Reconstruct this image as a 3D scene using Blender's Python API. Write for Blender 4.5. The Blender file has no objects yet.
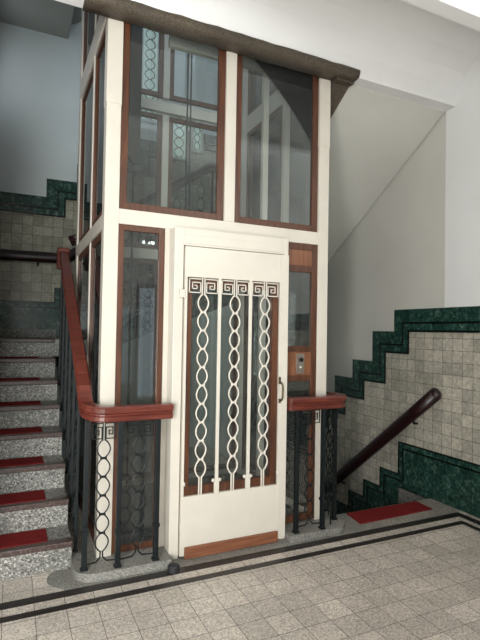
import bpy, bmesh, math, random
from mathutils import Vector, Matrix
random.seed(7)
S = bpy.context.scene
COL = S.collection

# ------------------------------------------------------------------ camera
yaw, pit, rol = 0.438855, 0.0221246, 0.0171889
H = 1.45
fw = Vector((math.sin(yaw)*math.cos(pit), math.cos(yaw)*math.cos(pit), math.sin(pit)))
rt = Vector((math.cos(yaw), -math.sin(yaw), 0)); up = rt.cross(fw)
r2 = math.cos(rol)*rt + math.sin(rol)*up
u2 = -math.sin(rol)*rt + math.cos(rol)*up
cam = bpy.data.cameras.new('camera'); cam.sensor_fit = 'AUTO'; cam.sensor_width = 36
cam.lens = 487.4/640*36; cam.clip_start = .05
co = bpy.data.objects.new('camera', cam); COL.objects.link(co)
m = Matrix.Identity(4)
for i in range(3):
    m[i][0] = r2[i]; m[i][1] = u2[i]; m[i][2] = -fw[i]; m[i][3] = (0, 0, H)[i]
co.matrix_world = m
S.camera = co

# ------------------------------------------------------------------ world, light, exposure
w = bpy.data.worlds.new('world'); S.world = w; w.use_nodes = True
bg = w.node_tree.nodes['Background']; bg.inputs[0].default_value = (.75, .85, 1, 1); bg.inputs[1].default_value = 1.2
def area(name, loc, target, sx, sy, power, col):
    l = bpy.data.lights.new(name, 'AREA'); l.shape = 'RECTANGLE'; l.size = sx; l.size_y = sy
    l.energy = power; l.color = col
    o = bpy.data.objects.new(name, l); COL.objects.link(o); o.location = loc
    o.rotation_euler = (Vector(target)-Vector(loc)).to_track_quat('-Z', 'Y').to_euler()
    return o
area('street_window_daylight', (-1.38, -1.33, 1.35), (-.3, 1, 1.5), 1.6, 2.1, 262, (1, .98, .965))
area('right_fill', (2.58, -1.33, 3.07), (2.6, 0, 2.9), .8, .60, 38, (1, .98, .965))  # fill lamp added to brighten the right wall
area('stairwell_daylight', (-.27, 5.25, 4.1), (2.0, 5.3, 3.9), .5, .7, 1.8, (.88, .95, 1))
S.view_settings.view_transform = 'Standard'; S.view_settings.look = 'None'
S.view_settings.gamma = 1; S.view_settings.use_curve_mapping = False
S.view_settings.exposure = 0.43

# ------------------------------------------------------------------ materials
def lin(c):
    return tuple(((v/255)/12.92 if v/255 <= .04045 else ((v/255+.055)/1.055)**2.4) for v in c) + (1,)
class NT:
    def __init__(s, name):
        s.m = bpy.data.materials.new(name); s.m.use_nodes = True
        s.t = s.m.node_tree; s.b = s.t.nodes['Principled BSDF']
    def n(s, typ, **k):
        x = s.t.nodes.new(typ)
        for a, v in k.items(): setattr(x, a, v)
        return x
    def l(s, a, b): s.t.links.new(a, b)
    def noise(s, scale, detail=4, vec=None):
        x = s.n('ShaderNodeTexNoise'); x.inputs['Scale'].default_value = scale; x.inputs['Detail'].default_value = detail
        s.l(vec or s.coord(), x.inputs['Vector']); return x
    def coord(s):
        if not hasattr(s, 'tc'): s.tc = s.n('ShaderNodeTexCoord')
        return s.tc.outputs['Object']
    def ramp(s, fac, stops):
        x = s.n('ShaderNodeValToRGB'); e = x.color_ramp.elements
        while len(e) < len(stops): e.new(.5)
        for i, (p, c) in enumerate(stops): e[i].position = p; e[i].color = c
        s.l(fac, x.inputs[0]); return x.outputs[0]
    def mix(s, a, b, fac, mode='MIX'):
        x = s.n('ShaderNodeMix', data_type='RGBA', blend_type=mode)
        for v, i in ((fac, 0), (a, 6), (b, 7)):
            if hasattr(v, 'is_linked'): s.l(v, x.inputs[i])
            else: x.inputs[i].default_value = v
        return x.outputs[2]
    def base(s, c):
        if hasattr(c, 'is_linked'): s.l(c, s.b.inputs['Base Color'])
        else: s.b.inputs['Base Color'].default_value = c
    def rough(s, v, spec=.5):
        s.b.inputs['Roughness'].default_value = v; s.b.inputs['Specular IOR Level'].default_value = spec
    def bump(s, h, strength, dist=.002):
        x = s.n('ShaderNodeBump'); x.inputs['Strength'].default_value = strength; x.inputs['Distance'].default_value = dist
        s.l(h, x.inputs['Height']); s.l(x.outputs[0], s.b.inputs['Normal'])

def paint(name, c, rough=.5, var=.06, scale=3):
    t = NT(name); n = t.noise(scale, 5)
    d = tuple(v*(1-var) for v in c)
    t.base(t.ramp(n.outputs['Fac'], [(.3, lin(d)), (.7, lin(c))])); t.rough(rough, .4)
    n2 = t.noise(60, 3); t.bump(n2.outputs['Fac'], .15, .003)
    return t.m
def wood(name, c1, c2, rough=.4, axis=2):
    t = NT(name); mp = t.n('ShaderNodeMapping'); t.l(t.coord(), mp.inputs[0])
    sc = [60, 60, 60]; sc[axis] = 4; mp.inputs['Scale'].default_value = sc
    n = t.noise(1, 4, mp.outputs[0])
    t.base(t.ramp(n.outputs['Fac'], [(.3, lin(c1)), (.7, lin(c2))])); t.rough(rough)
    return t.m
def speck(t, scale, stops):
    v = t.n('ShaderNodeTexVoronoi'); v.inputs['Scale'].default_value = scale; t.l(t.coord(), v.inputs['Vector'])
    s = t.n('ShaderNodeSeparateColor'); t.l(v.outputs['Color'], s.inputs[0])
    return t.ramp(s.outputs[0], stops)
def terrazzo(name, dark, mid, light, scale=110, rough=.45):
    t = NT(name)
    c = speck(t, scale, [(0, lin(dark)), (.35, lin(mid)), (.7, lin(mid)), (1, lin(light))])
    n = t.noise(4, 4)
    k = t.ramp(n.outputs['Fac'], [(.3, (.72, .72, .72, 1)), (.7, (1, 1, 1, 1))])
    t.base(t.mix(c, k, 1.0, 'MULTIPLY')); t.rough(rough)
    return t.m
def tiles(name, axes, size, off, c1, c2, mortar, ms, rough, sscale, lo, hi, bump=.3):
    """square tiles on the plane of the two named axes, speckled"""
    t = NT(name); s = t.n('ShaderNodeSeparateXYZ'); t.l(t.coord(), s.inputs[0])
    cb = t.n('ShaderNodeCombineXYZ')
    for i, a in enumerate(axes):
        ad = t.n('ShaderNodeMath', operation='ADD'); ad.inputs[1].default_value = off[i] + 30*size
        t.l(s.outputs['XYZ'.index(a)], ad.inputs[0]); t.l(ad.outputs[0], cb.inputs[i])
    b = t.n('ShaderNodeTexBrick', offset=0, squash=1); t.l(cb.outputs[0], b.inputs['Vector'])
    b.inputs['Color1'].default_value = lin(c1); b.inputs['Color2'].default_value = lin(c2)
    b.inputs['Mortar'].default_value = lin(mortar); b.inputs['Scale'].default_value = 1
    b.inputs['Mortar Size'].default_value = ms; b.inputs['Brick Width'].default_value = size
    b.inputs['Row Height'].default_value = size; b.inputs['Mortar Smooth'].default_value = .3; b.inputs['Bias'].default_value = -.1
    sp = speck(t, sscale, [(0, (lo, lo, lo, 1)), (1, (hi, hi, hi, 1))])
    n = t.noise(2.5, 4); k = t.ramp(n.outputs['Fac'], [(.3, (.82, .82, .82, 1)), (.7, (1, 1, 1, 1))])
    c = t.mix(b.outputs['Color'], sp, 1.0, 'MULTIPLY'); c = t.mix(c, k, 1.0, 'MULTIPLY')
    t.base(c); t.rough(rough)
    inv = t.n('ShaderNodeMath', operation='SUBTRACT'); inv.inputs[0].default_value = 1; t.l(b.outputs['Fac'], inv.inputs[1])
    t.bump(inv.outputs[0], bump, .002)
    return t.m
def green(name, axes, off):
    t = NT(name); s = t.n('ShaderNodeSeparateXYZ'); t.l(t.coord(), s.inputs[0])
    n = t.noise(22, 6); n.inputs['Distortion'].default_value = 1.2
    c = t.ramp(n.outputs['Fac'], [(.32, lin((18, 44, 38))), (.55, lin((42, 76, 66))), (.75, lin((100, 130, 117)))])
    cb = t.n('ShaderNodeCombineXYZ')
    for i, a in enumerate(axes):
        ad = t.n('ShaderNodeMath', operation='ADD'); ad.inputs[1].default_value = off[i] + 10
        t.l(s.outputs['XYZ'.index(a)], ad.inputs[0]); t.l(ad.outputs[0], cb.inputs[i])
    b = t.n('ShaderNodeTexBrick', offset=0, squash=1); t.l(cb.outputs[0], b.inputs['Vector'])
    b.inputs['Color1'].default_value = (1, 1, 1, 1); b.inputs['Color2'].default_value = (.8, .8, .8, 1)
    b.inputs['Mortar'].default_value = (.3, .3, .3, 1); b.inputs['Scale'].default_value = 1
    b.inputs['Mortar Size'].default_value = .0012; b.inputs['Brick Width'].default_value = .1; b.inputs['Row Height'].default_value = 3
    t.base(t.mix(c, b.outputs['Color'], 1.0, 'MULTIPLY')); t.rough(.25)
    return t.m
def plain(name, c, rough, metal=0, spec=.5):
    t = NT(name); n = t.noise(30, 3)
    t.base(t.ramp(n.outputs['Fac'], [(.3, lin(tuple(v*.86 for v in c))), (.7, lin(c))])); t.rough(rough, spec)
    t.b.inputs['Metallic'].default_value = metal
    return t.m
def glass(name, tint, dust=.02):
    t = NT(name); t.t.nodes.remove(t.b)
    f = t.n('ShaderNodeFresnel'); f.inputs[0].default_value = 1.6
    tr = t.n('ShaderNodeBsdfTransparent'); tr.inputs[0].default_value = tint
    g = t.n('ShaderNodeBsdfGlossy'); g.inputs['Roughness'].default_value = .01
    mx = t.n('ShaderNodeMixShader'); t.l(f.outputs[0], mx.inputs[0]); t.l(tr.outputs[0], mx.inputs[1]); t.l(g.outputs[0], mx.inputs[2])
    df = t.n('ShaderNodeBsdfDiffuse'); df.inputs[0].default_value = (.7, .72, .7, 1)
    n = t.noise(3, 3); rr = t.ramp(n.outputs['Fac'], [(.3, (dust*.6,)*3+(1,)), (.7, (dust,)*3+(1,))])
    m2 = t.n('ShaderNodeMixShader'); t.l(rr, m2.inputs[0]); t.l(mx.outputs[0], m2.inputs[1]); t.l(df.outputs[0], m2.inputs[2])
    t.l(m2.outputs[0], t.t.nodes['Material Output'].inputs[0])
    return t.m

def lit(name, c, e):
    t = NT(name); n = t.noise(8, 3)
    t.base(lin(c)); t.rough(.3); t.b.inputs['Emission Color'].default_value = lin(c); t.b.inputs['Emission Strength'].default_value = e
    return t.m

M = dict(
    soffit=paint('grey_plaster', (212, 211, 203), .5, .04, 1.5), soffitdark=paint('dull_grey_plaster', (150, 152, 146), .6, .04, 1.5),
    wall=paint('white_plaster', (238, 239, 238), .35, .03, 1.5),
    wallglossy=paint('gloss_plaster', (214, 220, 220), .3, .04, 1.5),
    ceil=paint('ceiling_plaster', (250, 250, 249), .6, .03, 1.2),
    cream=paint('cream_enamel', (210, 203, 191), .33, .03, 6),
    frame=wood('brown_oak', (60, 35, 22), (98, 58, 37), .4),
    panel=wood('panel_oak', (104, 64, 42), (136, 88, 60), .4),
    kick=wood('kick_oak', (104, 62, 42), (138, 88, 62), .5, 0),
    rail=wood('mahogany', (80, 34, 27), (114, 56, 45), .28, 0),
    raildark=wood('dark_mahogany', (26, 10, 13), (42, 15, 19), .3, 1),
    iron=plain('green_black_iron', (12, 20, 22), .5, 0, .35),
    steel=plain('dark_steel', (46, 50, 54), .5, .4),
    greysteel=plain('grey_paint_steel', (196, 200, 192), .5),
    brass=plain('old_brass', (120, 100, 70), .35, .9),
    plate=plain('nickel_plate', (170, 160, 150), .35, .8),
    black=plain('black_knob', (14, 12, 12), .3),
    ivory=plain('ivory_button', (240, 236, 225), .3),
    rubber=plain('black_rubber', (40, 40, 44), .6),
    red=plain('red_carpet', (124, 38, 38), .95, 0, .1),
    pencil=plain('black_pencil_tile', (8, 22, 20), .25),
    band=terrazzo('black_band', (28, 24, 24), (40, 35, 33), (62, 56, 52), 160, .4),
    terr=terrazzo('grey_terrazzo', (58, 58, 57), (132, 130, 125), (202, 199, 191), 125, .5),
    curb=terrazzo('fine_grey_terrazzo', (84, 84, 81), (140, 138, 132), (180, 177, 169), 230, .5),
    terrlight=terrazzo('pale_terrazzo', (100, 96, 88), (158, 152, 142), (196, 190, 180), 150, .5),
    nosing=terrazzo('brown_nosing', (44, 34, 32), (78, 62, 58), (112, 92, 86), 160, .35),
    concrete=terrazzo('brown_concrete', (62, 52, 42), (90, 80, 67), (108, 97, 83), 150, .6),
    floor=tiles('floor_tiles', 'XY', .15, (.005, -.097), (208, 198, 187), (233, 222, 210), (104, 96, 88), .002, .42, 150, .55, 1.18),
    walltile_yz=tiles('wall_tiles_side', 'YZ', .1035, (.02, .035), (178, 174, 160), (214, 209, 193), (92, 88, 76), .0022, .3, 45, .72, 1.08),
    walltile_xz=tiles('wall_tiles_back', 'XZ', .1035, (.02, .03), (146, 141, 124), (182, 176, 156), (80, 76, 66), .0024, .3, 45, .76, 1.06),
    green_y=green('green_tile_side', 'YZ', (.02, .2)), green_x=green('green_tile_back', 'XZ', (.02, .2)),
    litglass=lit('lit_window_glass', (178, 200, 190), .30),
    glass=glass('pane_glass', (.94, .97, .96, 1)),
)

# ------------------------------------------------------------------ mesh helpers
class MB:
    def __init__(s): s.bm = bmesh.new()
    def box(s, x0, x1, y0, y1, z0, z1, bevel=0):
        vs = [s.bm.verts.new((x, y, z)) for x in (x0, x1) for y in (y0, y1) for z in (z0, z1)]
        fs = [s.bm.faces.new([vs[i] for i in q]) for q in ((0, 1, 3, 2), (4, 6, 7, 5), (0, 4, 5, 1), (2, 3, 7, 6), (0, 2, 6, 4), (1, 5, 7, 3))]
        if bevel:
            es = set(e for f in fs for e in f.edges)
            bmesh.ops.bevel(s.bm, geom=list(es), offset=bevel, segments=2, affect='EDGES', profile=.5)
        return s
    def prism(s, pts, axis, a, b, bevel=0):
        """2-D outline in the two other axes, extruded along axis from a to b"""
        def P(p, t):
            return {'x': (t, p[0], p[1]), 'y': (p[0], t, p[1]), 'z': (p[0], p[1], t)}[axis]
        A = [s.bm.verts.new(P(p, a)) for p in pts]; B = [s.bm.verts.new(P(p, b)) for p in pts]
        fs = [s.bm.faces.new(A), s.bm.faces.new(B[::-1])]
        n = len(pts)
        for i in range(n): fs.append(s.bm.faces.new([A[i], B[i], B[(i+1) % n], A[(i+1) % n]]))
        if bevel:
            es = set(e for e in fs[1].edges)
            bmesh.ops.bevel(s.bm, geom=list(es), offset=bevel, segments=2, affect='EDGES', profile=.5)
        return s
    def sweep(s, path, prof, closed=False, upv=(0, 0, 1), cap=True):
        """sweep a closed profile [(side, up)] along a path"""
        P = [Vector(p) for p in path]; n = len(P); rings = []
        for i in range(n):
            if closed: t = (P[(i+1) % n]-P[i-1])
            else: t = P[min(i+1, n-1)]-P[max(i-1, 0)]
            t.normalize()
            sd = t.cross(Vector(upv))
            if sd.length < 1e-4: sd = t.cross(Vector((1, 0, 0)))
            sd.normalize(); uu = sd.cross(t)
            # widen at corners so that mitres keep their thickness
            k = 1
            if 0 < i < n-1 or closed:
                a = (P[i]-P[i-1]).normalized(); k = 1/max(.5, abs(a.dot(t)))
            rings.append([s.bm.verts.new(P[i]+sd*q[0]*k+uu*q[1]*k) for q in prof])
        m_ = len(prof)
        for i in range(n if closed else n-1):
            a, b = rings[i], rings[(i+1) % n]
            for j in range(m_): s.bm.faces.new([a[j], a[(j+1) % m_], b[(j+1) % m_], b[j]])
        if cap and not closed:
            s.bm.faces.new(rings[0][::-1]); s.bm.faces.new(rings[-1])
        return s
    def tube(s, path, r, n=6, closed=False, upv=(0, 0, 1)):
        return s.sweep(path, [(r*math.cos(2*math.pi*k/n+math.pi/n), r*math.sin(2*math.pi*k/n+math.pi/n)) for k in range(n)], closed, upv)
    def lathe(s, c, prof, n=24):
        """profile [(r, z)] turned round a vertical axis at c"""
        R = [[s.bm.verts.new((c[0]+r*math.cos(2*math.pi*k/n), c[1]+r*math.sin(2*math.pi*k/n), c[2]+z)) for k in range(n)] for r, z in prof]
        for i in range(len(R)-1):
            for k in range(n): s.bm.faces.new([R[i][k], R[i][(k+1) % n], R[i+1][(k+1) % n], R[i+1][k]])
        s.bm.faces.new(R[0][::-1]); s.bm.faces.new(R[-1]); return s
    def build(s, name, mat, parent=None, smooth=False):
        bmesh.ops.recalc_face_normals(s.bm, faces=s.bm.faces)
        off = Vector((0, 0, 0)); p = parent
        while p: off += p.location; p = p.parent
        if off.length: bmesh.ops.translate(s.bm, verts=s.bm.verts, vec=-off)
        me = bpy.data.meshes.new(name); s.bm.to_mesh(me); s.bm.free()
        me.materials.append(mat)
        if smooth:
            for f in me.polygons: f.use_smooth = True
        o = bpy.data.objects.new(name, me); COL.objects.link(o)
        if parent: o.parent = parent
        return o
def thing(name, label, cat, loc, group=None):
    o = bpy.data.objects.new(name, None); COL.objects.link(o); o.location = loc; o.empty_display_size = .1
    o['label'] = label; o['category'] = cat
    if group: o['group'] = group
    return o
def tag(o, label, cat, group=None):
    o['label'] = label; o['category'] = cat
    if group: o['group'] = group
    return o
def struct(o, label=None, cat=None):
    o['kind'] = 'structure'
    if label: o['label'] = label
    if cat: o['category'] = cat
    return o
def box(*a, **k): return MB().box(*a, **k)

# ------------------------------------------------------------------ dimensions
XW, XL, XR, YF, YB = -2.75, -.30, 3.40, -1.2, 5.75           # room; XL set close in to shade the left stairs
SX0, SX1, SY0, SY1 = .505, 2.18, 3.08, 4.55        # lift shaft
RISE, RUN, STOREY = .1676, .255, 3.52
LZ1, LZ2 = 1.34, 2.36                              # half landings

# ------------------------------------------------------------------ floor
fl = MB().box(XW, XR, YF, 3.2, -.12, 0).box(XL, .36, 3.2, YB, -.12, 0).box(.36, 2.28, 3.2, YB, -.12, 0)
floor = struct(fl.build('floor', M['floor']), 'pale speckled square floor tiles of the lobby with two black bands', 'floor')
def slab(name, pts, h, mat, z0=0, bev=0): return MB().prism(pts, 'z', z0, z0+h, bev).build(name, mat, floor)
def arc(cx, cy, r, a0, a1, n=10): return [(cx+r*math.cos(math.radians(a0+(a1-a0)*i/n)), cy+r*math.sin(math.radians(a0+(a1-a0)*i/n))) for i in range(n+1)]
XC1, XC2 = 3.335, 3.215
slab('border_band', [(XW, 2.795), (XC1-.065, 2.795), (XC1-.065, YF), (XC1+.005, YF), (XC1+.005, 2.863), (XW, 2.863)], .0015, M['band'])
slab('border_band', [(XW, 2.672), (XC2-.05, 2.672), (XC2-.05, YF), (XC2, YF), (XC2, 2.722), (XW, 2.722)], .0015, M['band'])
# terrazzo apron in front of the lift
slab('apron', [(.30, 2.863)] + [(2.33, 2.863)] + arc(2.33, 3.013, .15, -90, 0)[1:] + [(2.48, 3.2), (.36, 3.2), (.36, 3.108)] + arc(.36, 3.008, .14, 120, 245), .0025, M['curb'])
slab('landing_strip', [(2.36, 2.864), (XR, 2.864), (XR, 3.2), (2.36, 3.2)], .0012, M['terrlight'])
# raised curbs the balustrades stand on
slab('curb', [(.925, 2.885)] + [(.925, 3.2), (.362, 3.2)] + arc(.482, 3.005, .12, 180, 270), .05, M['curb'], 0, .006)
slab('curb', [(1.768, 3.2), (1.768, 2.895), (2.15, 2.895)] + arc(2.15, 3.045, .15, -90, 0, 12)[1:] + [(2.30, 3.2)], .045, M['curb'], 0, .006)

# ------------------------------------------------------------------ walls
def band_poly(path, d):       # stepped band between a path and the same path shifted by d
    return path + [(p[0]+d[0], p[1]+d[1]) for p in path[::-1]]
def strip(path, d, k0, k1):
    a = [(p[0]+d[0]*k0, p[1]+d[1]*k0) for p in path]; b = [(p[0]+d[0]*k1, p[1]+d[1]*k1) for p in path]
    return a + b[::-1]
def steps(p, n, dx, dz):
    out = []; x, z = p
    for i in range(n):
        out += [(x, z+dz), (x+dx, z+dz)]; x += dx; z += dz
    return out
# right wall
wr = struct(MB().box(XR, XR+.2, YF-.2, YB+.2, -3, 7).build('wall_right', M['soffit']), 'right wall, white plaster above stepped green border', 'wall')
MB().box(XR-.003, XR, YF, 3.07, 1.683, 3.9).build('plaster_face', M['wall'], wr)  # lighter plaster than the grey wall beyond its far edge
bt = [(YF, 1.68), (3.67, 1.68), (3.67, 1.47), (3.982, 1.47), (3.982, 1.16), (4.302, 1.16), (4.302, .957), (4.62, .957), (4.62, .75), (4.94, .75), (4.94, .54), (5.26, .54), (5.26, .33), (5.58, .33), (5.58, .12), (5.9, .12)]
D = (-.195, -.21)
X1 = XR-.010
MB().prism(band_poly(bt, D), 'x', X1-.004, XR-.0005).build('tile_border', M['green_y'], wr)
MB().prism(strip(bt, D, .57, .66), 'x', X1-.008, X1).build('border_line', M['pencil'], wr)
MB().prism(strip(bt, D, .93, 1.02), 'x', X1-.008, X1).build('border_line', M['pencil'], wr)
sk = [(YF, .42), (3.597, .42), (3.597, .112), (3.85, .112), (3.85, -.08), (4.1, -.08), (4.1, -.262), (4.345, -.262), (4.345, -.45), (4.595, -.45), (4.595, -.62), (4.845, -.62), (4.845, -.79), (5.1, -.79), (5.1, -.96), (YB, -.96)]
inner = [(p[0]+D[0], p[1]+D[1]) for p in bt]
MB().prism(inner[:-1] + [(YB, inner[-1][1])] + sk[::-1], 'x', XR-.006, XR-.0005).build('tile_wainscot', M['walltile_yz'], wr)
MB().prism(sk + [(YB, -2.6), (3.59, -2.6), (3.59, -.02), (YF, -.001)], 'x', XR-.012, XR-.0005).build('tile_skirting', M['green_y'], wr)
MB().prism(strip(sk, (-.012, -.012), 0, 1), 'x', XR-.018, XR-.012).build('skirting_line', M['pencil'], wr)
MB().prism(strip(sk, (-.06, -.06), .9, 1.15), 'x', XR-.017, XR-.012).build('skirting_line', M['pencil'], wr)
MB().box(XR-.012, XR, 3.2, 3.59, -2.6, -.004).build('stair_skirting', M['terr'], wr)
# back wall
wb = struct(MB().box(XW, XR+.2, YB, YB+.2, -3, 7).build('wall_back', M['wallglossy']), 'back wall of the stair landing, pale paint over tiles', 'wall')
bt = [(XL-.5, 2.885), (.316, 2.885), (.316, 3.09), (.632, 3.09), (.632, 3.3), (.948, 3.3), (.948, 3.51), (1.264, 3.51), (1.264, 3.72), (1.58, 3.72), (1.58, 3.93), (XR, 3.93)]
D = (.20, -.205); Y1 = YB-.010
clip = lambda L: [(min(max(p[0], XL), XR), p[1]) for p in L]
MB().prism(clip(band_poly(bt, D)), 'y', Y1-.004, YB-.0005).build('tile_border', M['green_x'], wb)
MB().prism(clip(strip(bt, D, .57, .66)), 'y', Y1-.008, Y1).build('border_line', M['pencil'], wb)
MB().prism(clip(strip(bt, D, .93, 1.02)), 'y', Y1-.008, Y1).build('border_line', M['pencil'], wb)
sk = [(XL, 1.728), (.422, 1.728), (.422, 1.89), (.672, 1.89), (.672, 2.06), (.922, 2.06), (.922, 2.23), (1.172, 2.23), (1.172, 2.40), (1.422, 2.40), (1.422, 2.57), (1.672, 2.57), (1.672, 2.74), (XR, 2.74)]
inner = clip([(p[0]+D[0], p[1]+D[1]) for p in bt])
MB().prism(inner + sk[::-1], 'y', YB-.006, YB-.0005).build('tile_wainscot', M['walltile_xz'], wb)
MB().prism(sk + [(XR, 2.1), (.422, 1.0), (XL, 1.0)], 'y', YB-.012, YB-.0005).build('tile_skirting', M['green_x'], wb)
MB().prism(strip(sk, (.012, -.012), 0, 1), 'y', YB-.018, YB-.012).build('skirting_line', M['pencil'], wb)
MB().prism(clip(strip(sk, (.06, -.06), .9, 1.15)), 'y', YB-.017, YB-.012).build('skirting_line', M['pencil'], wb)
MB().box(XL, .45, YB-.02, YB-.0125, LZ1, LZ1+.09).build('terrazzo_base', M['terr'], wb)
# left wall, front wall with the entrance
wl = struct(MB().box(XW-.2, XW, YF-.2, 3.2, -.12, 3.95).build('wall_left', M['wall']), 'left side wall of the lobby, white plaster over tiles', 'wall')
ws = struct(MB().box(XW, XL, 2.60, YB, -3, 7).build('wall_left_stair', M['wall']), 'unseen wall set close in on the left of the stairs going up, for shade', 'wall')  # unseen wall, placed close in and forward to shade the stairs
DX0, DX1, DZ1 = 1.72, 2.42, 2.15      # street door
WINS = ((-2.22, -.54, .25, 2.45), (2.15, 3.02, 2.74, 3.40))   # left street window; the upper right one added for the fill lamp
def wall_cells(mb, xs, zs, holes, y0, y1):
    xs = sorted(set(xs)); zs = sorted(set(zs))
    for x0, x1 in zip(xs[:-1], xs[1:]):
        z = None
        for z0, z1 in zip(zs[:-1], zs[1:]):
            hole = any(h[0] <= x0 and x1 <= h[1] and h[2] <= z0 and z1 <= h[3] for h in holes)
            if hole:
                if z is not None: mb.box(x0, x1, y0, y1, z, z0)
                z = None
            elif z is None: z = z0
        if z is not None: mb.box(x0, x1, y0, y1, z, zs[-1])
holes = list(WINS) + [(DX0, DX1, 0, DZ1)]
wf = MB()
wall_cells(wf, [XW, XR] + [v for h in holes for v in h[:2]], [0, 3.95] + [v for h in holes for v in h[2:]], holes, YF-.2, YF)
wfo = struct(wf.build('wall_front', M['wall']), 'front wall around the street door behind the viewer', 'wall')
for x0, x1 in ((WINS[0][1]+.02, DX0-.02), (DX1+.02, XR-.03)):
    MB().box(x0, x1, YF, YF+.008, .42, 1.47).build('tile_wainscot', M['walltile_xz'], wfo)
    MB().box(x0, x1, YF, YF+.012, 1.47, 1.68).build('tile_border', M['green_x'], wfo)
    MB().box(x0, x1, YF, YF+.012, 0, .42).build('tile_skirting', M['green_x'], wfo)
# the left walls carry the same tiles
for z0, z1, mt, d in ((.42, 1.47, 'walltile_yz', .008), (1.47, 1.68, 'green_y', .012), (0, .42, 'green_y', .012)):
    nm = {.42: 'tile_wainscot', 1.47: 'tile_border', 0: 'tile_skirting'}[z0]
    MB().box(XW, XW+d, YF+.02, 2.58, z0, z1).build(nm, M[mt], wl)
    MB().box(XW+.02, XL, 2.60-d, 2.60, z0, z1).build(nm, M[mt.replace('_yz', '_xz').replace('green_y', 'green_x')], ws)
q = [(2.605, .42), (2.985, .42), (4.9, 1.72), (YB-.02, 1.72)]
MB().prism(q + [(YB-.02, 2.69), (4.9, 2.69), (2.985, 1.47), (2.605, 1.47)], 'x', XL, XL+.008).build('tile_wainscot', M['walltile_yz'], ws)
MB().prism([(2.605, 1.47), (2.985, 1.47), (4.9, 2.69), (YB-.02, 2.69), (YB-.02, 2.89), (4.9, 2.89), (2.985, 1.68), (2.605, 1.68)], 'x', XL, XL+.012).build('tile_border', M['green_y'], ws)
MB().prism([(2.605, .0), (3.0, .0), (4.9, 1.3), (YB-.02, 1.3)] + q[::-1], 'x', XL, XL+.012).build('tile_skirting', M['green_y'], ws)

# ------------------------------------------------------------------ ceiling and beams
cp = [(3.075, 3.40), (2.965, 3.40), (2.955, 3.43), (2.925, 3.53), (2.86, 3.63), (2.75, 3.72), (2.60, 3.79), (2.4, 3.83), (1.9, 3.85), (YF, 3.85), (YF, 3.95), (3.075, 3.95)]
ce = struct(MB().prism(cp, 'x', XW, XR).build('ceiling', M['ceil'], None, False), 'white plaster ceiling curving down to the stairwell edge', 'ceiling')
struct(MB().box(XW, XR, 1.955, 2.045, 3.30, 3.87).build('trim_1', M['ceil']), 'white beam across the lobby ceiling', 'beam')
struct(MB().box(XW, XR, 2.9, YB+.2, 7, 7.1).build('ceiling_stairwell', M['ceil']), 'ceiling over the stairwell', 'ceiling')
# brown concrete edge over the lift, and the string that falls to the right of it
ed = MB()
prof = [(-.03, -.055), (.068, -.055), (.098, -.046), (.108, -.018), (.108, .004), (-.03, .012)]
random.seed(3)
path = [(.345+(2.352-.345)*i/24, 3.045, 3.442+.004*random.uniform(-1, 1)) for i in range(25)]
ed.sweep(path, prof)
struct(ed.build('trim_2', M['concrete'], None, True), 'rough brown concrete edge beam above the lift front', 'beam')

# ------------------------------------------------------------------ stairs
SL = RISE/RUN
def flight(name, axis, p0, dirn, z0, n, a, b, soffit=.2, run=RUN, rise=RISE, label=None, to_floor=False, mat='terr'):
    """stepped solid rising from p0 in direction dirn along axis ('x' or 'y'), between a and b on the other axis"""
    pts = []; nos = []
    for i in range(n):
        q = p0+dirn*run*i
        pts += [(q, z0+rise*i), (q, z0+rise*(i+1))]; nos.append((q, z0+rise*(i+1)))
    qe = p0+dirn*run*(n-1)
    pts.append((qe+dirn*.02, z0+rise*n))
    if to_floor: pts += [(qe+dirn*.02, z0)]
    else:
        dz = soffit/math.cos(math.atan(rise/run))
        pts += [(qe+dirn*.02, z0+rise*n-dz-rise*.4), (p0+dirn*.02, z0+rise-dz-rise*.6), (p0, z0-.04)]
    mb = MB().prism(pts, 'x' if axis == 'y' else 'y', a, b)
    o = struct(mb.build(name, M[mat]), label, 'stairs')
    for q, z in nos:
        q0, q1 = sorted((q-dirn*.022, q+dirn*.05))
        nb = MB()
        if axis == 'y': nb.box(a+.0005, b+.004, q0, q1, z-.032, z+.003, .006)
        else: nb.box(q0, q1, a-.004, b-.0005, z-.032, z+.003, .006)
        nb.build('nosing', M['nosing'], o)
    return o, nos
Y0 = 3.115
st, nosL = flight('staircase', 'y', Y0, 1, 0, 8, XL, .365, to_floor=True, label='speckled grey terrazzo flight climbing on the left of the lift')
struct(MB().box(XL, .5, Y0+7*RUN+.02, YB, LZ1-.16, LZ1).build('stair_landing', M['terr']), 'half landing at the back left', 'landing')
flight('staircase', 'x', .5, 1, LZ1, 6, 4.72, YB-.012, rise=.17, run=.25, label='flight behind the lift, seen through its glass')
struct(MB().box(1.77, XR-.012, 4.82, YB-.012, 2.24, LZ2).build('stair_landing', M['terr']), 'half landing at the back right', 'landing')
# flight coming down towards the back on the right: only its plastered soffit shows
def rflight(z):
    pts = []
    for i in range(7):
        q = 4.80-.25*i
        pts += [(q, LZ2+z+.166*i), (q, LZ2+z+.166*(i+1))]
    pts += [(3.076, STOREY+z), (3.076, 3.395+z), (4.85, 2.24+z), (4.85, LZ2+z)]
    return pts
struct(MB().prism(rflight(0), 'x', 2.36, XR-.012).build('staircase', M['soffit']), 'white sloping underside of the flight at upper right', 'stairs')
ss = MB().prism([(3.01, 3.40), (3.01, 3.37), (3.076, 3.375), (4.85, 2.20), (4.85, 2.42), (3.076, 3.50)], 'x', 2.195, 2.352)
struct(ss.build('trim_3', M['concrete']), 'brown concrete string edge sloping down on the right of the lift', 'beam')
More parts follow.
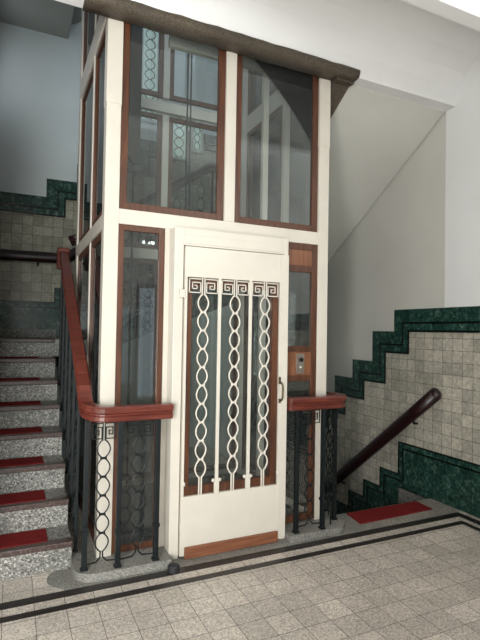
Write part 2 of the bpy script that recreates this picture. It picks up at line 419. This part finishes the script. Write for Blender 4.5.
# upper storey: the next flight on the left, its landing and the flight behind
pts = []
for i in range(8):
    q = Y0+RUN*i; pts += [(q, STOREY+RISE*i), (q, STOREY+RISE*(i+1))]
pts += [(4.92, STOREY+LZ1), (4.92, 4.70), (3.35, 3.62), (3.076, 3.42), (3.076, 3.52)]
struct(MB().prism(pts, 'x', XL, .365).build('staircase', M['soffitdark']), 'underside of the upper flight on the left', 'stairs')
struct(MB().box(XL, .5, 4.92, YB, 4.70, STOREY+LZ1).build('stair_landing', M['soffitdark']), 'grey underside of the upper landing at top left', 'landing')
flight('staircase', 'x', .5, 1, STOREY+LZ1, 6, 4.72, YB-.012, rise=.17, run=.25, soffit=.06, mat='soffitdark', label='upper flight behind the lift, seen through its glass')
# flight going down on the right
pts = []
for i in range(9):
    q = 3.2+.25*i; pts += [(q, -.17*i), (q, -.17*(i+1))]
pts += [(YB-.015, -1.53), (YB-.015, -1.9), (3.2, -.3)]
struct(MB().prism(pts, 'x', 2.28, XR-.018).build('staircase', M['terr']), 'flight going down at the right beside the tiled wall', 'stairs')
struct(MB().box(2.26, 2.28, 3.2, YB, -2.6, -.12).build('trim_4', M['wall']), 'side wall under the lift shaft by the flight going down', 'wall')

# ------------------------------------------------------------------ red mats
mat0 = tag(MB().box(XL+.06, .232, Y0+.032, Y0+.262-.03, RISE, RISE+.006, .002).build('stair_mat', M['red']),
           'red carpet mat on the bottom step of the left stairs', 'mat', 'red mats on the stair treads')
names = ['second', 'third', 'fourth', 'fifth', 'sixth', 'seventh']
for i in range(1, 7):
    o = mat0.copy(); COL.objects.link(o); o.location = (0, RUN*i, RISE*i)
    o['label'] = 'red carpet mat on the %s step up of the left stairs' % names[i-1]
for o in [o for o in S.objects if o.name.startswith('stair_mat')]: o.location.z += .0004
tag(MB().prism([(2.43, 2.968), (3.185, 2.985), (3.2, 3.178), (2.46, 3.182)], 'z', .0028, .010, .002).build('floor_mat', M['red']),
    'red carpet mat lying flat at the head of the stairs going down on the right', 'mat')

# ------------------------------------------------------------------ ironwork helpers
def chain(mb, p, h, z0, z1, n, hw, r=.0055, legs=True, collar=True):
    """a vertical row of n pointed loops at point p in the plane of direction h"""
    px, py = p; pitch = (z1-z0)/n
    for sgn in (-1, 1):
        path = []
        for i in range(n):
            for k in range(8):
                t = k/8; o = sgn*(.006+hw*math.sin(math.pi*t)**.85)
                path.append((px+h[0]*o, py+h[1]*o, z0+pitch*(i+t)))
        path.append((px+h[0]*sgn*.006, py+h[1]*sgn*.006, z1))
        mb.tube(path, r, 5, upv=(-h[1], h[0], 0))
    if collar:
        for i in range(1, n):
            z = z0+pitch*i
            mb.tube([(px-h[0]*.019, py-h[1]*.019, z), (px+h[0]*.019, py+h[1]*.019, z)], .0075, 6)
def bar(mb, p, z0, z1, r=.005): mb.tube([(p[0], p[1], z0), (p[0], p[1], z1)], r, 4)
KEY = [(0, 1), (1, 1), (1, 0), (0, 0), (0, .74), (.72, .74), (.72, .28), (.32, .28), (.32, .52), (.5, .52)]
def fret(mb, p, h, z0, sx, sz, r=.005):
    """Greek-key square whose open corner starts at p; h points away from the loop axis"""
    path = []
    for u, v in KEY: path.append((p[0]+h[0]*u*sx, p[1]+h[1]*u*sx, z0+v*sz))
    for a, b in zip(path[:-1], path[1:]):
        d = (Vector(b)-Vector(a)).normalized()*r*.8
        mb.tube([Vector(a)-d, Vector(b)+d], r, 4, upv=(-h[1], h[0], 0) if abs(h[0])+abs(h[1]) else (0, 1, 0))

RAILP = [(-.028, -.047), (.028, -.047), (.033, -.040), (.033, -.018), (.024, -.012), (.024, -.004), (.041, .006), (.043, .030), (.034, .042), (-.034, .042), (-.043, .030), (-.041, .006), (-.024, -.004), (-.024, -.012), (-.033, -.018), (-.033, -.040)]
def catmull(pts, n=6):
    P = [Vector(p) for p in pts]; out = []
    for i in range(len(P)-1):
        a, b, c, d = P[max(i-1, 0)], P[i], P[i+1], P[min(i+2, len(P)-1)]
        for k in range(n):
            t = k/n
            out.append(.5*((2*b)+(c-a)*t+(2*a-5*b+4*c-d)*t*t+(3*b-a-3*c+d)*t**3))
    out.append(P[-1]); return out
def post(par, x, y, z0, z1, w=.022, name='iron_post', twist=False):
    mb = MB().box(x-w/2, x+w/2, y-w/2, y+w/2, z0, z1, .002)
    mb.box(x-w/2-.006, x+w/2+.006, y-w/2-.006, y+w/2+.006, z0, z0+.012, .002)
    if twist:
        mb.box(x-w/2-.005, x+w/2+.005, y-w/2-.005, y+w/2+.005, z0+.20, z0+.222, .003)
        mb.lathe((x, y-w/2-.006, z0+.26), [(.002, -.012), (.009, -.004), (.009, .004), (.002, .012)], 10)
    return mb.build(name, M['iron'], par)
def panel(par, xa, xb, y, z0, z1):
    """front iron panel: two uprights of loops under a pair of keys"""
    xm = (xa+xb)/2
    mb = MB(); n = 6
    zt = z1-.005; zk = zt-.095
    chain(mb, (xm, y), (1, 0), z0+.10, zk-.005, n, .032, .0045)
    o = mb.build('loop_chain', M['iron'], par)
    s = (xb-xa)/2-.022
    for sg in (1, -1):
        mb = MB(); fret(mb, (xm+sg*.012, y), (sg, 0), zk, s-.006, .09, .004); mb.build('key_fret', M['iron'], par)
    mb = MB()
    for sg in (-1, 1):
        mb = MB(); bar(mb, (xm+sg*.006, y), zk-.012, zt, .004); mb.build('stem', M['iron'], par)
        mb = MB(); mb.tube([(xm+sg*.006, y, z0+.105), (xm+sg*.008, y, z0+.07), (xm+sg*.03, y, z0+.045), (xb if sg > 0 else xa, y, z0+.04)], .0045, 5, upv=(0, 1, 0)); mb.build('scroll_foot', M['iron'], par)
def stair_iron(par, axis, other, q0, q1, zbase, zrail, step, hw=.03):
    """posts and loop chains under a sloping rail; zbase/zrail are functions of the running coordinate"""
    n = int(abs(q1-q0)/step+.5); sg = 1 if q1 > q0 else -1
    for i in range(n+1):
        q = q0+sg*step*i; p = (q, other) if axis == 'x' else (other, q)
        post(par, p[0], p[1], zbase(q), zrail(q)-.03, .018)
        if i < n:
            qm = q+sg*step/2; p = (qm, other) if axis == 'x' else (other, qm)
            h = (1, 0) if axis == 'x' else (0, 1)
            mb = MB(); a, b = zbase(qm)+.08, zrail(qm)-.14
            chain(mb, p, h, a, b, 6, hw, .0045); bar(mb, p, a-.07, a, .005); bar(mb, p, b, b+.1, .005)
            fret(mb, (p[0]+h[0]*.012, p[1]+h[1]*.012), h, b, .07, .08, .004); fret(mb, (p[0]-h[0]*.012, p[1]-h[1]*.012), (-h[0], -h[1]), b, .07, .08, .004)
            mb.build('loop_chain', M['iron'], par)

# ------------------------------------------------------------------ left balustrade
bl = thing('stair_balustrade', 'dark iron balustrade left of the lift door, curved mahogany rail rising up the stairs', 'balustrade', (.6, 2.92, .05))
zr = lambda y: 1.075+.672*(y-3.1)
path = [(.915, 2.93, .95), (.75, 2.93, .95), (.58, 2.93, .95)] + [(.53-.115*math.sin(math.radians(a)), 3.045-.115*math.cos(math.radians(a)), .95+.03*(a/90)**2) for a in range(0, 91, 10)]
path += [(.415, 3.08, 1.005), (.413, 3.13, 1.07), (.412, 3.2, zr(3.2)-.02), (.41, 3.3, zr(3.3)), (.41, 3.8, zr(3.8)), (.41, 4.3, zr(4.3)), (.41, 4.62, zr(4.62))]
mb = MB().sweep(path, RAILP)
mb.build('handrail', M['rail'], bl)
MB().box(.357, .463, 4.60, 4.70, zr(4.62)-.12, zr(4.62)+.07, .012).build('rail_block', M['rail'], bl)
for x, y in ((.416, 2.955), (.602, 2.922), (.83, 2.922)): post(bl, x, y, .05, .912, .029, twist=True)
panel(bl, .428, .59, 2.93, .05, .905); panel(bl, .614, .818, 2.922, .05, .905)
zb = lambda y: max(.052, (y-Y0)*SL-.05)
stair_iron(bl, 'y', .40, 3.22, 4.62, zb, zr, .28)
# ------------------------------------------------------------------ right balustrade
br = thing('stair_balustrade', 'dark iron balustrade with short mahogany rail right of the lift door, falling down the stairs', 'balustrade', (1.94, 2.93, .045))
zr2 = lambda y: .93-.68*(y-3.16)
path = [(1.77, 2.935, .947), (1.95, 2.935, .947), (2.14, 2.935, .947)] + [(2.17+.08*math.sin(math.radians(a)), 3.015-.08*math.cos(math.radians(a)), .947) for a in range(0, 91, 10)] + [(2.25, 3.1, .945), (2.25, 3.18, .905), (2.25, 3.4, zr2(3.4)), (2.25, 4.4, zr2(4.4))]
MB().sweep(path, RAILP).build('handrail', M['rail'], br)
for x, y in ((1.838, 2.94), (2.05, 2.927), (2.235, 3.04)): post(br, x, y, .045, .908, .028, twist=(x > 2))
panel(br, 1.85, 2.038, 2.935, .045, .902)
mb = MB(); chain(mb, (2.15, 2.965), (1, .35), .14, .80, 6, .03, .0045); fret(mb, (2.16, 2.968), (.93, .3), .805, .06, .085, .004); bar(mb, (2.15, 2.965), .045, .14); bar(mb, (2.15, 2.965), .8, .905)
mb.build('loop_chain', M['iron'], br)
mb = MB(); chain(mb, (2.25, 3.13), (0, 1), .14, .80, 6, .03, .0045); bar(mb, (2.25, 3.13), .045, .14); bar(mb, (2.25, 3.13), .8, .91)
mb.build('loop_chain', M['iron'], br)
stair_iron(br, 'y', 2.25, 3.42, 4.4, lambda y: -.12, zr2, .28) if False else None
for q in (3.5, 3.9, 4.3): post(br, 2.262, q, zr2(q)-.85, zr2(q)-.03, .018)
# ------------------------------------------------------------------ balustrades seen through the glass
bb = thing('stair_balustrade', 'dark balustrade of the flight behind the lift, seen through its glass', 'balustrade', (.7, 4.67, LZ1))
zk = lambda x: LZ1+.9+max(0, .68*(x-.5))
MB().sweep([(.47, 4.67, zk(.47)+.0), (.55, 4.67, zk(.55)), (1.2, 4.67, zk(1.2)), (1.8, 4.67, zk(1.8)), (2.2, 4.67, zk(1.8))], RAILP).build('handrail', M['raildark'], bb, True)
stair_iron(bb, 'x', 4.67, .6, 2.1, lambda x: LZ1-.1+min(.95, .68*max(0, x-.5)), lambda x: zk(min(x, 1.8)), .25, .035)
bu = thing('stair_balustrade', 'balustrade of the upper flight on the right, seen through the upper lift glass', 'balustrade', (2.31, 3.3, STOREY))
zu = lambda y: 3.52+.9-.665*(y-3.2)
MB().sweep([(2.31, 3.1, zu(3.2)), (2.31, 3.2, zu(3.2)), (2.31, 4.0, zu(4.0)), (2.31, 4.7, zu(4.7))], RAILP).build('handrail', M['raildark'], bu, True)
stair_iron(bu, 'y', 2.31, 3.3, 4.7, lambda y: zu(y)-.97, zu, .28)

# ------------------------------------------------------------------ wall handrails
def wall_rail(label, path, mat, brs, n):
    t = thing('wall_handrail', label, 'handrail', path[0])
    mb = MB(); mb.sweep(path, [(.046*math.cos(2*math.pi*k/12), .058*math.sin(2*math.pi*k/12)) for k in range(12)])
    mb.build('rail', mat, t, True)
    for a in brs:
        b = MB().tube(a, .009, 6)
        b.build('bracket', M['iron'], t)
    # rounded end
    return t
P0 = (3.325, 3.09, .935); P1 = (3.325, 5.4, .935-.805*2.31)
d = (Vector(P1)-Vector(P0)).normalized()
path = [Vector(P0)-d*.0]+[Vector(P0).lerp(Vector(P1), k/8) for k in range(1, 9)]
wrl = wall_rail('dark maroon handrail sloping down the tiled right wall', path, M['raildark'],
    [[(3.33, y, .925-.805*(y-3.09)-.03), (3.345, y, .925-.805*(y-3.09)-.075), (3.392, y, .925-.805*(y-3.09)-.08)] for y in (3.36, 4.4)], 0)
mb = MB(); R = .037; rings = []
for i in range(6):
    a = math.pi/2*i/5
    rings.append((math.cos(a), math.sin(a)))
sd = d.cross(Vector((0, 0, 1))).normalized(); uu = sd.cross(d)
prev = None
for cx, sx in rings:
    ring = [mb.bm.verts.new(Vector(P0)-d*.04*sx+sd*.0465*max(cx, .02)*math.cos(2*math.pi*k/12)+uu*.0585*max(cx, .02)*math.sin(2*math.pi*k/12)) for k in range(12)]
    if prev:
        for k in range(12): mb.bm.faces.new([prev[k], prev[(k+1) % 12], ring[(k+1) % 12], ring[k]])
    prev = ring
mb.bm.faces.new(prev)
mb.build('rail_end', M['raildark'], wrl, True)
wall_rail('dark maroon handrail across the tiled landing wall at the back left', [(XL+.02, 5.68, 2.21), (-.1, 5.68, 2.21), (.1, 5.68, 2.21), (.5, 5.68, 2.21), (.55, 5.68, 2.23), (1.7, 5.68, 3.0)], M['raildark'],
    [[(.245, 5.685, 2.18), (.245, 5.69, 2.13), (.245, 5.742, 2.12)], [(-.2, 5.685, 2.18), (-.2, 5.69, 2.13), (-.2, 5.742, 2.12)]], 0)

# ------------------------------------------------------------------ the lift
lift = thing('lift_enclosure', 'cream framed glass lift enclosure with brown window frames standing in the stairwell', 'lift', (1.34, 3.8, 0))
PW = .09
ZT0, ZT1, ZU0, ZU1, ZTOP = 2.11, 2.205, 3.50, 3.67, 5.6
for x in (SX0, SX1-PW):
    for y in (SY0, SY1-PW):
        MB().box(x, x+PW, y, y+PW, .0455 if y == SY0 else .001, ZTOP, .003).build('corner_post', M['cream'], lift)
for x0, x1 in ((.8965, .9275), (1.7655, 1.7895)):
    MB().box(x0, x1, SY0, SY0+.05, .0505, ZT0-.0005).build('jamb_post', M['cream'], lift)
# top joints of the posts
for x in (SX0, SX1-PW):
    mb = MB().box(x-.004, x+PW+.002, SY0-.004, SY0+PW, 2.86, 3.385, .002)
    mb.build('post_sleeve', M['cream'], lift)
def trans(x0, x1, y0, y1, z0, z1): MB().box(x0, x1, y0, y1, z0, z1, .003).build('transom', M['cream'], lift)
a0, a1, b0, b1 = SX0+PW, SX1-PW, SY0+PW, SY1-PW
TD = .05
for z0, z1 in ((ZT0, ZT1), (ZU0, ZU1)):
    trans(a0, a1, SY0, SY0+TD, z0, z1); trans(a0, a1, SY1-TD, SY1, z0+(.03 if z0 > 3 else 0), z1-(.04 if z0 > 3 else 0))
    trans(SX0, SX0+TD, b0, b1, z0-.03, z1-.03); trans(SX1-TD, SX1, b0, b1, z0-.03, z1-.03)
MXF = (1.313, 1.39)
def mull(x0, x1, y0, y1, z0, z1): MB().box(x0, x1, y0, y1, z0, z1, .002).build('mullion', M['cream'], lift)
mull(*MXF, SY0, SY0+TD, ZT1, ZU0)
MYS = (3.70, 3.735)
LV = ((.06, ZT0-.03), (ZT1-.03, ZU0-.03), (ZU1-.03, ZTOP))
for z0, z1 in LV:
    for x in (SX0+.004, SX1-TD+.004): mull(x, x+TD-.008, MYS[0], MYS[1], z0, z1)
LVR = ((.06, ZT0), (ZT1, ZU0), (ZU1, ZTOP))
for z0, z1 in LVR: mull(1.262, 1.325, SY1-TD, SY1, z0, z1)
def window(u0, u1, z0, z1, plane, pos, sw=.045, dep=.03, panes=True, name='window_frame', rails=()):
    """wooden casement in the plane y=pos ('y') or x=pos ('x')"""
    mb = MB()
    def bx(a, b, c, d, e=0):
        if plane == 'y': mb.box(a, b, pos-e, pos+dep, c, d, .003)
        else: mb.box(pos-e, pos+dep, a, b, c, d, .003)
    bx(u0, u0+sw, z0, z1); bx(u1-sw, u1, z0, z1); bx(u0+sw, u1-sw, z0, z0+sw); bx(u0+sw, u1-sw, z1-sw, z1)
    for r in rails: bx(u0+sw, u1-sw, r[0], r[1])
    f = mb.build(name, M['frame'], lift)
    g = MB(); c = pos+dep*.5
    if plane == 'y': g.box(u0+sw-.004, u1-sw+.004, c-.002, c+.002, z0+sw-.004, z1-sw+.004)
    else: g.box(c-.002, c+.002, u0+sw-.004, u1-sw+.004, z0+sw-.004, z1-sw+.004)
    if panes: g.build('pane', M['glass'], f)
    return f
FW = SY0+.018
window(a0, MXF[0], ZT1, ZU0, 'y', FW, .05); window(MXF[1], a1, ZT1, ZU0, 'y', FW, .05)
window(a0, .896, .056, ZT0, 'y', FW-.012, .038)
window(1.79, a1, .056, ZT0, 'y', FW-.012, .05, rails=((1.895, 1.945), (1.30, 1.345), (1.085, 1.13)))
MB().box(1.838, a1-.048, FW-.008, FW+.012, 1.943, ZT0-.048, .003).build('head_panel', M['panel'], lift)
cpn = MB().box(1.838, a1-.048, FW-.010, FW+.014, 1.128, 1.302, .003).build('call_panel', M['panel'], lift)
MB().box(1.912, 1.982, FW-.015, FW-.0095, 1.14, 1.288, .002).build('call_plate', M['plate'], cpn)
mb = MB(); mb.tube([(1.947, FW-.015, 1.243), (1.947, FW-.034, 1.243)], .015, 14); mb.build('call_button', M['black'], cpn)
mb = MB(); mb.tube([(1.947, FW-.015, 1.188), (1.947, FW-.022, 1.188)], .008, 12); mb.build('indicator_light', M['ivory'], cpn)
for z0, z1 in LV:
    for x in (SX0+.012, SX1-.042):
        window(b0, MYS[0], z0, z1, 'x', x, .045); window(MYS[1], b1, z0, z1, 'x', x, .045)
for z0, z1 in LVR:
    window(a0, 1.262, z0, z1, 'y', SY1-.042, .045); window(1.325, a1, z0, z1, 'y', SY1-.042, .045)
# machinery inside the shaft
mb = MB().box(.757, .845, 3.62, 3.66, 2.74, ZTOP)
mb.prism([(.757, 2.74), (.845, 2.74), (.812, 2.69), (.794, 2.69)], 'y', 3.62, 3.66)
mb.build('counterweight', M['iron'], lift)
MB().tube([(.803, 3.64, .05), (.803, 3.64, 2.70)], .008, 8).build('guide_rod', M['steel'], lift)
for x, y in ((1.305, 3.9), (1.335, 3.9)): MB().tube([(x, y, .05), (x, y, ZTOP)], .007, 6).build('hoist_cable', M['steel'], lift)
MB().box(1.82, 1.87, 3.49, 3.53, .02, ZTOP, .003).build('guide_rail', M['cream'], lift)
MB().box(2.018, 2.072, 3.49, 3.53, .02, ZTOP, .003).build('guide_rail', M['cream'], lift)
MB().box(a0, a1, 3.3, 4.46, .001, .03).build('shaft_floor', M['steel'], lift)
for x0, x1 in ((.96, 1.36), (1.53, 1.88)): MB().box(x0, x1, 3.28, 3.32, 3.445, 3.52, .003).build('header_board', M['cream'], lift)

# the door set
DY = 2.97
df = MB().box(.928, .99, DY, SY0+.03, .003, ZT0-.003, .004).box(1.727, 1.765, DY, SY0+.03, .003, ZT0-.003, .004).box(.99, 1.727, DY, SY0+.03, 1.992, ZT0-.003, .004)
dfo = df.build('door_frame', M['cream'], lift)
MB().box(1.0, 1.70, DY-.006, DY, 2.005, 2.062, .002).build('head_board', M['cream'], dfo)
dx0, dx1, gz0, gz1 = .996, 1.722, .392, 1.79
dd = MB()
dd.box(dx0, dx1, DY-.016, DY+.02, .02, gz0, .003); dd.box(dx0, dx1, DY-.016, DY+.02, gz1, 1.986, .003)
dd.box(dx0, 1.013, DY-.016, DY+.02, gz0, gz1); dd.box(1.69, dx1+.036, DY-.020, DY+.0, .02, 1.986, .002)
door = dd.build('door', M['cream'], lift)
mb = MB()
mb.box(1.013, 1.05, DY+.004, DY+.05, gz0, gz1); mb.box(1.645, 1.69, DY+.004, DY+.05, gz0, gz1)
mb.box(1.05, 1.645, DY+.004, DY+.05, gz0, gz0+.055); mb.box(1.05, 1.645, DY+.004, DY+.05, gz1-.06, gz1)
mb.build('sash', M['frame'], door)
MB().box(1.046, 1.649, DY+.034, DY+.038, gz0+.05, gz1-.055).build('pane', M['glass'], door)
GY = DY-.010
cols = (1.125, 1.352, 1.578)
bars = (1.2385, 1.465)
for xc in cols:
    mb = MB(); chain(mb, (xc, GY), (1, 0), .50, 1.685, 10, .030, .0058)
    mb.build('loop_chain', M['cream'], door)
    s = .078
    for sg in (-1, 1):
        mb = MB(); fret(mb, (xc+sg*.020, GY), (sg, 0), 1.692, s, .088, .0048); mb.build('key_fret', M['cream'], door)
        mb = MB(); bar(mb, (xc+sg*.008, GY), 1.675, gz1, .005); mb.build('stem', M['cream'], door)
        mb = MB(); bar(mb, (xc+sg*.008, GY), gz0-.004, .508, .0058); mb.build('stem', M['cream'], door)
for xb in bars:
    mb = MB().box(xb-.011, xb+.011, GY-.008, GY+.006, gz0-.006, gz1+.002, .002)
    mb.box(xb-.017, xb+.017, GY-.012, GY+.008, gz0-.006, gz0+.075, .004)
    for sg in (-1, 1): mb.lathe((xb+sg*.022, GY, gz0+.082), [(.003, -.012), (.012, -.006), (.012, .006), (.003, .012)], 10)
    mb.build('grille_bar', M['cream'], door)
for xk in (1.012, 1.694):
    MB().lathe((xk, GY-.004, gz0+.08), [(.003, -.016), (.012, -.008), (.012, .008), (.003, .016)], 10).build('grille_clip', M['cream'], door)
MB().box(1.023, 1.694, DY-.034, DY-.016, .006, .078, .003).build('kick_plate', M['kick'], door)
MB().box(.962, .997, DY-.024, DY-.0, 1.655, 1.708, .004).build('hinge', M['cream'], door)
mb = MB().box(1.688, 1.704, DY-.026, DY-.019, 1.085, 1.135, .002).box(1.690, 1.706, DY-.026, DY-.019, .955, .985, .002)
mb.tube(catmull([(1.697, DY-.026, 1.10), (1.700, DY-.052, 1.085), (1.702, DY-.055, 1.04), (1.70, DY-.052, .985), (1.698, DY-.026, .97)], 5), .006, 8, upv=(1, 0, 0))
mb.build('handle', M['brass'], door)

# ------------------------------------------------------------------ door stop
ds = thing('doorstop', 'small black round rubber doorstop on the floor by the lift door', 'doorstop', (.918, 2.835, .0015))
MB().lathe((.918, 2.835, .002), [(.036, 0), (.037, .004), (.036, .030), (.030, .038), (.012, .040)], 24).build('bumper', M['rubber'], ds)
MB().lathe((.918, 2.835, .042), [(.010, 0), (.010, .002), (.004, .003)], 12).build('screw_cap', M['steel'], ds)

# ------------------------------------------------------------------ street door and window behind the viewer
en = struct(MB().box(DX0, DX0+.06, YF-.12, YF-.04, 0, DZ1).box(DX1-.06, DX1, YF-.12, YF-.04, 0, DZ1).box(DX0+.06, DX1-.06, YF-.12, YF-.04, DZ1-.06, DZ1).box(DX0+.06, DX1-.06, YF-.12, YF-.04, 0, .3).box(2.04, 2.10, YF-.12, YF-.04, .3, DZ1-.06).build('door_1', M['frame']), 'street door with glass and iron loops', 'door')
for x0, x1 in ((DX0+.06, 2.04), (2.10, DX1-.06)):
    MB().box(x0-.004, x1+.004, YF-.082, YF-.078, .296, DZ1-.056).build('pane', M['glass'], en)
    mb = MB(); chain(mb, ((x0+x1)/2, YF-.06), (1, 0), .32, 2.06, 14, .05, .007); mb.build('loop_chain', M['iron'], en)
for i, (x0, x1, z0, z1) in enumerate(WINS):
    xm = (x0+x1)/2; wn = MB()
    for q in ((x0, x0+.05, z0, z1), (x1-.05, x1, z0, z1), (x0+.05, x1-.05, z0, z0+.05), (x0+.05, x1-.05, z1-.05, z1), (xm-.02, xm+.02, z0+.05, z1-.05)):
        wn.box(q[0], q[1], YF-.1, YF-.04, q[2], q[3])
    o = struct(wn.build('window_%d' % (i+1), M['frame']), 'brown framed street window, unseen behind the viewer', 'window')
    for a, b in ((x0+.05, xm-.02), (xm+.02, x1-.05)):
        MB().box(a-.004, b+.004, YF-.072, YF-.068, z0+.046, z1-.046).build('pane', M['glass'], o)
# stair windows of pale glass behind iron loops, on the back wall, seen through the lift
for i, (x0, x1, z0, z1, n) in enumerate(((1.13, 1.26, 3.96, 5.3, 11), (1.35, 1.52, 3.96, 5.3, 11), (1.73, 1.90, 3.57, 4.06, 4), (2.0, 2.10, 3.70, 4.10, 4))):
    wn = MB()
    for q in ((x0-.03, x0, z0-.03, z1+.03), (x1, x1+.03, z0-.03, z1+.03), (x0, x1, z0-.03, z0), (x0, x1, z1, z1+.03)):
        wn.box(q[0], q[1], YB-.035, YB-.0005, q[2], q[3])
    o = struct(wn.build('window_%d' % (i+3), M['greysteel']), 'narrow pale stair window with iron loops on the back wall', 'window')
    MB().box(x0-.003, x1+.003, YB-.022, YB-.018, z0-.003, z1+.003).build('pane', M['litglass'], o)
    mb = MB(); chain(mb, ((x0+x1)/2, YB-.03), (1, 0), z0, z1, n, (x1-x0)*.32, .006); mb.build('loop_chain', M['iron'], o)
